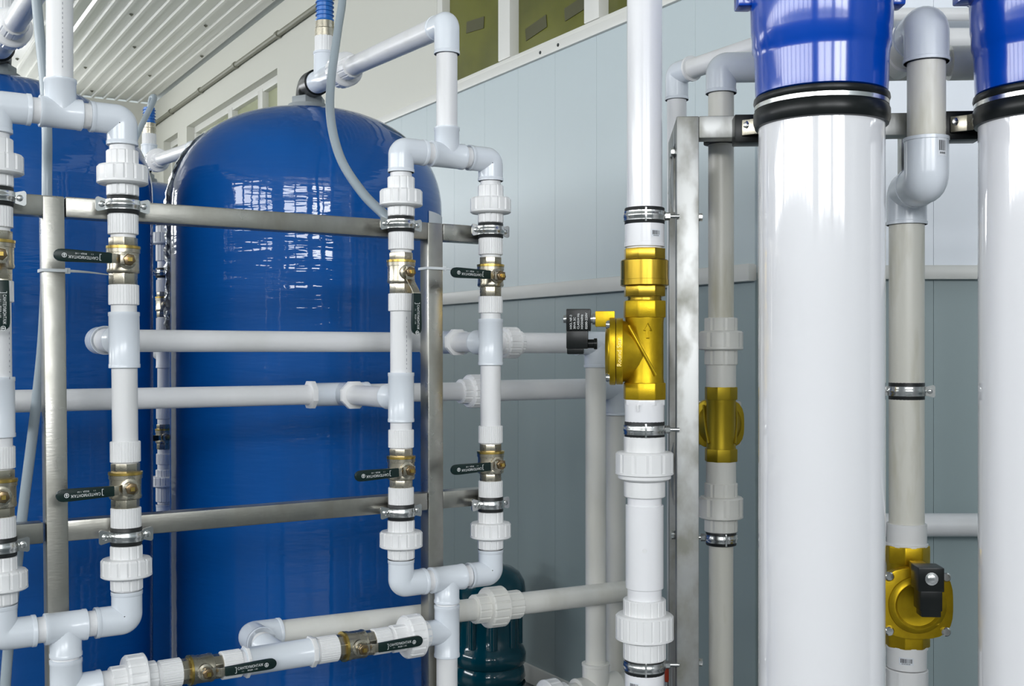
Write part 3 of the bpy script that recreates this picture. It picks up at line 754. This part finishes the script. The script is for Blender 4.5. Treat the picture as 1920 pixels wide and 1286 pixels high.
# ------------------------------------------------------------------ solenoid valve
def solenoid(label, o, cd, k=1.0, m='brass', coil=True, logo=True, cside=None):
    """o = centre of the body, cd = direction the cover faces"""
    s = thing('solenoid_valve', label, 'valve', o, 'brass solenoid valves')
    cd = cd.normalized(); sd = Z.cross(cd).normalized()            # sideways
    def q(a, b, c): return o+sd*(a*k)+Z*(b*k)+cd*(c*k)
    H = .0915
    for z0, z1 in ((H-.0315, H), (-H, -H+.0315)):
        MB().lathe(q(0, z0, 0), Z, [(0, .0405*k), ((z1-z0)*k, .0405*k)], 8).build('hex_end', m, s, bev=.0022*k)
    b = MB().lathe(q(0, -H+.02, 0), Z, [(0, .036*k), (.010*k, .0365*k), (.02*k, .035*k), ((2*H-.06)*k, .035*k), ((2*H-.05)*k, .0365*k), ((2*H-.04)*k, .036*k)], 32)
    # wedge that swells from the pipe to the diaphragm seat
    ol = [(.0, .054), (.040, .056), (.040, -.058), (-.010, -.060), (-.020, -.050)]
    n = 24; b0 = len(b.v); rows = 6
    for i in range(rows+1):
        f = i/rows; c_ = -.004+.046*f; rad = .036+.020*f**1.6
        for j in range(n):
            a = 2*math.pi*j/n; x = math.cos(a)*(.034+.022*f**1.4); y = math.sin(a)*(.046+.012*f)
            b.v.append(q(x, y-.002, c_))
    for i in range(rows):
        for j in range(n):
            jj = (j+1) % n; b.f.append((b0+i*n+j, b0+i*n+jj, b0+(i+1)*n+jj, b0+(i+1)*n+j))
    b.f.append(tuple(b0+rows*n+j for j in range(n)))
    body = b.build('body', m, s, sharp=45)
    def sq(r, e=3.2, n=32, cut=1.0):
        out = []
        for i in range(n):
            a = 2*math.pi*i/n; c, s_ = math.cos(a), math.sin(a)
            rr = r/((abs(c)**e+abs(s_)**e)**(1/e)); out.append((rr*c*k, rr*s_*k))
        return out
    MB().prism(sq(.0615), q(0, -.002, .040), sd, Z, cd*(.0125*k)).build('seat_flange', m, s, bev=.0015*k)
    cov = MB().prism(sq(.0625), q(0, -.002, .0532), sd, Z, cd*(.0115*k)).build('cover', m, s, bev=.002*k)
    MB().lathe(q(0, -.004, .064), cd, [(0, .051*k), (.003*k, .050*k), (.008*k, .043*k), (.0085*k, .040*k), (.005*k, .036*k), (.004*k, .026*k), (.0045*k, .001)], 40).build('dome_ring', m, cov, sharp=30)
    for x in (-.049, .049):
        for y in (-.050, .046):
            MB().lathe(q(x, y, .064), cd, [(0, .0082*k), (.004*k, .0082*k), (.0065*k, .0062*k), (.0068*k, .001)], 16).build('cover_bolt', 'zinc', s)
    # slanted rib and flow arrow cast on the side that shows
    for sg in (-1, 1):
        pa, pb = q(sg*.0375, .045, .030), q(sg*.030, -.046, -.020)
        MB().sweep([pa.lerp(pb, t_/6)+sd*sg*(.0015+.0025*math.sin(math.pi*t_/6))*k for t_ in range(7)], .0032*k, 10).build('cast_rib', m, body)
    if logo:
        av = (V(0, 0, 0)-o); av.z = 0; vw = av.normalized(); rt = Z.cross(vw) * 1.0
        e1 = Z.cross(vw).normalized()
        p = o+vw*(.0352*k)+e1*(.006*k)+Z*(.030*k)
        ar = MB()
        for a_, b_ in (((-.008, .006), (0, .020)), ((0, .020), (.008, .006)), ((-.008, .006), (-.003, .006)), ((.008, .006), (.003, .006)), ((-.003, .006), (-.003, -.008)), ((.003, .006), (.003, -.008)), ((-.003, -.008), (.003, -.008))):
            ar.sweep([p+e1*a_[0]+Z*a_[1], p+e1*b_[0]+Z*b_[1]], .0009, 6)
        ar.build('cast_arrow', m, body)
        tx = MB(); fo = q(0, 0, .0462); e3 = e1.cross(Z)
        sx = 1 if sd.dot(vw) > 0 else -1
        put_text(tx, 'Round Star', .0115, q(sx*.0622, -.030, .0462), Z, vw.cross(Z).normalized(), extr=.0014)
        tx.build('cast_lettering', 'pale_brass', s)
    # pilot: brass neck, coil, plug
    pz = .058
    mb = MB().box(q(0, pz, .073), sd*.012*k, Z*.0145*k, cd*.018*k)
    mb.build('pilot_neck', m, s, bev=.0015)
    if coil:
        MB().lathe(q(0, pz, .089), cd, [(0, .012*k), (.007*k, .012*k), (.0075*k, .009*k), (.014*k, .009*k)], 12).build('pilot_nut', 'zinc', s)
        cl = MB().box(q(0, pz-.002, .122), sd*.0215*k, Z*.0205*k, cd*.0225*k).build('coil', 'blackplastic', s, bev=.002)
        MB().lathe(q(0, pz, .1445), cd, [(0, .011*k), (.001, .011*k), (.0015, .0072*k), (.006*k, .0072*k), (.0065*k, .006*k)], 16).build('coil_nut', 'zinc', cl)
        pl = MB().box(q(0, pz-.038, .1245), sd*.0185*k, Z*.0175*k, cd*.020*k)
        pl.box(q(0, pz-.0575, .128), sd*.0165*k, Z*.008*k, cd*.0155*k)
        plo = pl.build('plug', 'blackplastic', s, bev=.0025)
        MB().lathe(q(0, pz-.046, .106), -cd, [(0, .0085*k), (.012*k, .0085*k), (.0125*k, .0105*k), (.018*k, .0105*k), (.0185*k, .008*k)], 16).build('cable_gland', 'blackplastic', plo)
        if logo:
            av = (V(0, 0, 0)-o); av.z = 0; sx = 1 if sd.dot(av) > 0 else -1
            fo = q(sx*.0218, pz-.002, .122); nrm = sd*sx; e1 = Z; e2 = nrm.cross(e1)
            tx = MB()
            rt = e2
            for i, tt in enumerate(('HX3, NF-3', '30VA 2C', 'CLASS:H Hz', 'HX50/60Hz', '0200-220V')):
                off = (.0135-.0068*i if i < 4 else -.0150)
                put_text(tx, tt, .0058, fo+nrm*.0002-Z*.017*k+e2*off*k, Z, e2, width=[.026, .022, .029, .027, .030][i]*k)
            tx.build('coil_print', 'ink', cl)
    return s

# ------------------------------------------------------------------ central riser with the gold solenoid valve
DX = P(1208.5, 660, 2.08); DX.z = 0
def zq(py, Y): return CZ-(py-CY)*Y/F
def dq(py): return DX+Z*zq(py, 2.08)
lbx = (V(0, 0, 0)-DX).normalized()
def barcode(par, o, r, ang, z, w, h):
    """sticker with bars on a vertical pipe; ang = direction on the plan"""
    mb = MB(); patch(mb, o, r+.0004, ang-w/2/r, ang+w/2/r, z-h/2, z+h/2, 8); so = mb.build('barcode_sticker', 'sticker', par)
    mb = MB(); x = -w*.38; rnd = random.Random(5)
    while x < w*.36:
        d = rnd.choice((.0006, .0010, .0016)); patch(mb, o, r+.0007, ang+x/r, ang+(x+d)/r, z-h*.22, z+h*.34, 1); x += d+rnd.choice((.0006, .0010, .0014))
    for k in range(7): patch(mb, o, r+.0007, ang+(-w*.3+k*w*.085)/r, ang+(-w*.3+k*w*.085+w*.05)/r, z-h*.40, z-h*.29, 1)
    mb.build('bars', 'bars', so)
g = thing('riser_pipe', 'thick white vertical pipe carrying the gold solenoid valve, right of centre', 'pipes', DX)
pipe(g, dq(-260), dq(398), .0325, 'bigpipe')
MB().lathe(dq(463), Z, [(0, .0372), (.0075, .0372), (.008, .0365), (.045, .0365), (.0455, .034)], 32).build('coupling', 'bigpipe', g)
MB().lathe(dq(469), Z, [(0, .033), (.007, .033)], 24).build('thread_tape', 'ribbed', g)
MB().lathe(dq(566), Z, [(0, .031), (.003, .032), (.006, .031), (.010, .032)], 24).build('thread', 'brass2', g)
MB().lathe(dq(759), Z, [(0, .0385), (.0105, .0385)], 8).build('adapter_hex', 'bigpipe', g, bev=.001)
pipe(g, dq(800), dq(755), .0365, 'bigpipe', 'coupling')
MB().sweep([V(DX.x, DX.y, z_)+lbx*.037-V(.012, 0, 0) for z_ in (zq(758, 2.08), zq(764, 2.08), zq(770, 2.08))], [.003, .0022, .0016], 8).build('thread_tape', 'ribbed', g)
pipe(g, dq(815), dq(825), .034, 'ribbed')
union(g, dq(818), dq(931), (846-818)*.00099, (890-818)*.00099, r=.0383, rn=.0535, nn=12, n=10, dep=.0016)
MB().lathe(dq(900), Z, [(0, .043), (.004, .049), (.011, .049)], 36).build('union_skirt', 'ribbed', g)
pipe(g, dq(928), dq(950), .0318, 'bigpipe')
MB().lathe(dq(1102), Z, [(0, .034), (.001, .0352), (.1535, .0352), (.1545, .034)], 32).build('coupling', 'bigpipe', g)
MB().lathe(dq(1027)+lbx*.0345, lbx, [(0, .0045), (.0016, .0042), (.0018, .001)], 14).build('moulding_dot', 'pipe', g)
pipe(g, dq(1100), dq(1126), .0318, 'bigpipe')
union(g, dq(1122), dq(1234), (1150-1122)*.00099, (1198-1122)*.00099, r=.0395, rn=.0535, nn=22, n=18, dep=.0016)
pipe(g, dq(1225), dq(1262), .034, 'ribbed')
pipe(g, dq(1258), dq(1340), .0365, 'bigpipe', 'coupling'); pipe(g, dq(1335), DX, .0318, 'bigpipe')
ang = math.atan2(-DX.y, -DX.x)
barcode(g, DX, .0365, ang+.62, zq(440, 2.08), .021, .014); barcode(g, DX, .0365, ang-.55, zq(1279, 2.08), .022, .016)
# brass union
bu = thing('brass_union', 'brass pipe union with smooth round nut above the gold solenoid valve', 'union', dq(556))
MB().lathe(dq(487), Z, [(0, .0395), (.020, .0395)], 8).build('upper_hex', 'brass2', bu, bev=.001)
MB().lathe(dq(537), Z, [(0, .041), (.002, .0448), (.012, .0448), (.0125, .0442), (.047, .0442), (.049, .042)], 40).build('nut', 'brass2', bu, sharp=25)
MB().lathe(dq(556), Z, [(0, .0395), (.020, .0395)], 8).build('lower_hex', 'brass2', bu, bev=.001)
solenoid('gold brass solenoid valve with black coil on the left, on the central riser', dq(656.5), V(-.995, .10, 0))
for lab, py in (('zinc clamp above the brass union on the central riser', 406), ('zinc clamp just below the gold solenoid valve on the central riser', 805), ('zinc clamp above the barcode at the foot of the central riser', 1245)):
    z_ = zq(py, 2.08)
    clamp(lab, V(DX.x, DX.y, z_), Z, Z.cross(lbx)*-1.0, r=.0368, h=.018, ears=False, out=(lbx+V(.06, 0, 0)).normalized(), bolt=(UR, .025), group='zinc clamps on the central riser')
rh = thing('red_handle', 'small red lever tip low between the central riser and the steel post', 'handle', P(1250, 1262, 2.15))
MB().box(P(1250, 1262, 2.15), UR*.004, VR*.006, Z*.016).build('grip', 'red', rh, bev=.003)
MB().cyl(P(1250, 1278, 2.15), P(1250, 1330, 2.15), .004, 10).build('stalk', 'zinc', rh)
MB().cyl(P(1250, 1325, 2.15), V(P(1250, 0, 2.15).x, 2.15, 0), .012, 14).build('stand_pipe', 'cream_pipe', rh)

# ------------------------------------------------------------------ column behind the post with the dull brass valve
EX = P(1352, 660, 2.2); EX.z = 0
def eq(py): return EX+Z*zq(py, 2.2)
g = thing('back_riser', 'cream pipe column behind the steel post, holding the dull brass valve', 'pipes', EX)
hz = zq(127, 2.2)
HD = EX+Z*hz
elbow(g, eq(176), HD, HD+UR*.075, r=.0295, m='fitting')
pipe(g, eq(170), eq(600), .0250, 'old_pipe')
MB().lathe(eq(272), Z, [(0, .0255), (.002, .034), (.010, .034), (.012, .026)], 24).build('rubber_grommet', 'rubber', g)
union(g, eq(596), eq(684), (620-596)*.00105, (656-596)*.00105, r=.0325, rn=.043, m='cream', nn=8, n=8, dep=.0022)
pipe(g, eq(680), eq(726), .0293, 'cream', 'adapter'); pipe(g, eq(864), eq(910), .0293, 'cream', 'adapter')
union(g, eq(905), eq(996), (930-905)*.00105, (971-905)*.00105, r=.0325, rn=.043, m='cream', nn=8, n=8, dep=.0022)
pipe(g, eq(990), EX, .0238, 'old_pipe')
solenoid('dull brass valve seen from behind, between the steel post and the first white housing', eq(795), VR, k=.80, m='brass3', coil=True, logo=False)
clamp('black lined zinc clamp on the cream column right of the steel post', eq(1008), Z, UR, r=.0295, h=.016, ears=False, out=V(.1, -.99, 0).normalized(), bolt=(-UR, .012))

# header pipe from that column to the right, with a tee for the front column
hd_ = thing('header_pipe', 'white header pipe high behind the blue caps of the housings', 'pipes', HD)
GX = V(.740, 2.10, 0); GU = GX-VR*.127
tcx = (GU-EX).dot(UR)
TC = EX+UR*tcx; TC.z = hz
pipe(hd_, HD+UR*.07, TC-UR*.06, .0250, 'cream_pipe')
tee(hd_, TC-UR*.07, TC+UR*.07, TC, TC-VR*.07, r=.0315, m='cream')
pipe(hd_, TC+UR*.065, TC+UR*.55, .0250, 'cream_pipe'); MB().lathe(TC+UR*.10, UR, [(0, .033), (.05, .033)], 28).build('coupling', 'cream', hd_)
pipe(hd_, TC+UR*.54, V(TC.x, TC.y, 0)+UR*.54, .0250, 'cream_pipe')
# thin pipe along the wall side with its own drop
a = P(1269, 138, 2.6); dirw = -WU
g = thing('thin_pipe', 'thinner white pipe with an elbow behind the top corner of the right rack', 'pipes', V(a.x, a.y, 0))
elbow(g, a+dirw*.055, a, a-Z*.062, r=.0265); pipe(g, a-Z*.055, V(a.x, a.y, 0), .0225)
MB().lathe(a+dirw*.05, dirw, [(0, .029), (.006, .029)], 24).build('collar', 'ribbed', g)
e = a+dirw*.36; pipe(g, a+dirw*.05, e-dirw*.05, .0225); elbow(g, e-dirw*.055, e, e-Z*.06, r=.0265); pipe(g, e-Z*.055, V(e.x, e.y, 0), .0225)

# ------------------------------------------------------------------ front column between the housings
g = thing('front_riser', 'white swan-neck pipe column between the two white housings', 'pipes', GX)
def gq(py): return GX+Z*zq(py, 2.10)
def gu(py): return GU+Z*zq(py, 1.973)
zl = zq(352, 2.05)
GM = (GX+GU)/2+Z*zl
elbow(g, gu(258), GU+Z*zl, GM+VR*.002, r=.0375); elbow(g, gq(422), GX+Z*zl, GM-VR*.002, r=.0360)
zt_ = zq(49, 1.973)
elbow(g, gu(118), GU+Z*zt_, GU+Z*zt_+VR*.075, r=.0385)
pipe(g, GU+Z*zt_+VR*.07, V(GU.x, GU.y, hz)+VR*.16, .0315, 'cream_pipe')
pipe(g, gu(114), gu(262), .0325, 'old_pipe'); pipe(g, gq(418), gq(985), .0320, 'old_pipe')
MB().lathe(gq(1025), Z, [(0, .0385), (.007, .0385), (.0075, .0362), (.044, .0362), (.0445, .034)], 32).build('adapter', 'ribbed', g)
MB().lathe(gq(1250), Z, [(0, .036), (.036, .0362), (.0365, .0385), (.043, .0385)], 32).build('adapter', 'ribbed', g)
union(g, gq(1252), gq(1360), .045, .09, r=.0385, rn=.0535, nn=12, n=10, dep=.0016); pipe(g, gq(1350), GX, .0318, 'pipe')
ang = math.atan2(-GU.y, -GU.x); barcode(g, GU, .0375, ang+.78, zq(281, 1.973), .020, .032)
barcode(g, GX, .0362, math.atan2(-GX.y, -GX.x)-.02, zq(1231, 2.1), .026, .014)
solenoid('gold brass solenoid valve with its cover facing forward, low between the housings', gq(1115), V(-.06, -.998, 0), k=1.03, logo=False)
vG = (V(0, 0, 0)-GX).normalized()
clamp('zinc pipe clamp with a bolt ear on the column between the housings', gq(733), Z, vG.cross(Z)*-1, r=.0322, h=.019, ears=True, out=vG)

# ------------------------------------------------------------------ white membrane housings
FR = .104
def housing(label, o, blabel=None):
    h = thing('membrane_housing', label, 'filter housing', o, 'white membrane housings')
    MB().lathe(o, Z, [(0, FR*1.1), (.08, FR*1.1), (.085, FR), (1.66, FR)], 72).build('tube', 'housing', h)
    pr = [(1.682, .1045), (1.684, .1085), (1.700, .1095), (1.745, .1105), (1.758, .1120), (1.763, .1145), (1.785, .1150), (1.792, .1165), (1.86, .1185), (1.95, .1185), (1.99, .112), (2.01, .09), (2.012, .02)]
    cp = MB().lathe(o, Z, pr, 72).build('cap', 'cap', h, sharp=35)
    MB().lathe(o, Z, [(1.852, .1185), (1.853, .129), (1.89, .130), (1.892, .1185)], 48).build('cap_ring', 'cap', cp)
    for a in (R(172), R(5)):
        c = o+V(.128*math.cos(a), .128*math.sin(a), 1.853)
        MB().box(c, V(.014, 0, 0), V(0, .02, 0), Z*.016).build('cap_lug', 'cap', cp, bev=.004)
    MB().lathe(o, Z, [(1.668, FR), (1.669, .1105), (1.674, .1125), (1.680, .1115), (1.683, FR)], 72).build('rubber_band', 'blackplastic', h)
    MB().lathe(o, Z, [(1.6605, FR), (1.661, .1105), (1.668, .1105), (1.6685, FR)], 72).build('steel_strap', 'zinc', h)
    MB().lathe(o, Z, [(1.630, FR), (1.631, .1095), (1.640, .1125), (1.655, .1125), (1.6605, .110), (1.661, FR)], 72).build('rubber_band', 'blackplastic', h)
    # bracket to the rack bar
    bz = 1.655; bar_y = (rp(0, -RW, 0)).y
    for sg in (-1, 1):
        c = o+UR*(sg*.092); c = c+VR*((PO-c).dot(VR)-RW-.022); c.z = bz
        if sg > 0 and o.x < .7: continue
        bl = MB().box(c-UR*.004, UR*.034, VR*.022, Z*.0255).build('bracket_block', 'blackplastic', h, bev=.002)
        st = [c+UR*(-.024)-VR*.026, c+UR*(.0)-VR*.040, c+UR*.022-VR*.072]
        mb = MB()
        for i in range(2):
            d = st[i+1]-st[i]; mb.box((st[i]+st[i+1])/2, d*.52, d.normalized().cross(Z)*.003, Z*.014)
        mb.build('strap_end', 'nickel', bl, bev=.001)
        MB().lathe(c+UR*(-.018)-VR*.028+Z*.004, -VR, [(0, .007), (.006, .007), (.007, .004)], 6).build('bracket_bolt', 'zinc', bl)
    return h
F1 = V(.524, 1.899, 0); F2 = V(.889, 1.868, 0)
housing('tall white membrane housing with blue cap, nearer the middle of the picture', F1)
housing('tall white membrane housing with blue cap, cut off by the right picture edge', F2)

# pipes along the right wall
for lab, py, r in (('upper white pipe along the right wall, high between the blue caps', 27, .018), ('thick white pipe along the right wall beneath the upper one', 74, .031), ('white pipe along the right wall low between the housings', 984, .032)):
    z_ = zq(py, 3.10); g = thing('wall_pipe', lab, 'pipes', V(.95, 3.10, z_), 'pipes along the right wall')
    pipe(g, V(.80, 3.10, z_), V(3.2, 3.10, z_), r, 'pipe')
    for x in (.95, 1.9, 2.8):
        MB().lathe(V(x, 3.10, z_), V(1, 0, 0), [(0, r+.003), (.02, r+.003)], 24).build('pipe_clip', 'ribbed', g)
        MB().box(V(x+.01, 3.10+(3.19-3.10)/2, z_), V(.01, 0, 0), V(0, .045, 0), Z*.012).build('clip_foot', 'ribbed', g)

# ------------------------------------------------------------------ water jug on the floor by the wall
JY = 4.05; JO = P(916, 660, JY); JO.z = 0
jz = lambda py: CZ-(py-CY)*JY/F
g = thing('water_jug', 'dark teal blue water jug standing low by the wall behind the union', 'jug', JO)
r0 = .134
top = jz(1056)
pr = [(0, .115), (.012, .128), (.06, r0), (jz(1290), r0), (jz(1283), .126), (jz(1272), .126), (jz(1265), r0), (jz(1250), .129), (jz(1243), .122), (jz(1238), r0), (jz(1222), r0+.002), (jz(1212), .128), (jz(1202), .113), (jz(1150), .111), (jz(1140), .120), (jz(1128), .130), (jz(1105), r0), (jz(1088), .130), (jz(1072), .112), (jz(1063), .086), (top, .045), (top+.005, .03)]
MB().lathe(JO, Z, pr, 48).build('body', 'jug', g, sharp=60)
gr = MB()
for k in range(9):
    a = 2*math.pi*k/9; c = JO+V(.108*math.cos(a), .108*math.sin(a), (jz(1150)+jz(1202))/2)
    gr.cyl(c-Z*.055, c+Z*.055, .016, 10)
gr.build('grip_ribs', 'jug', g)
MB().lathe(JO+Z*(top), Z, [(0, .028), (.03, .028), (.031, .031), (.045, .031)], 24).build('neck', 'jug', g)
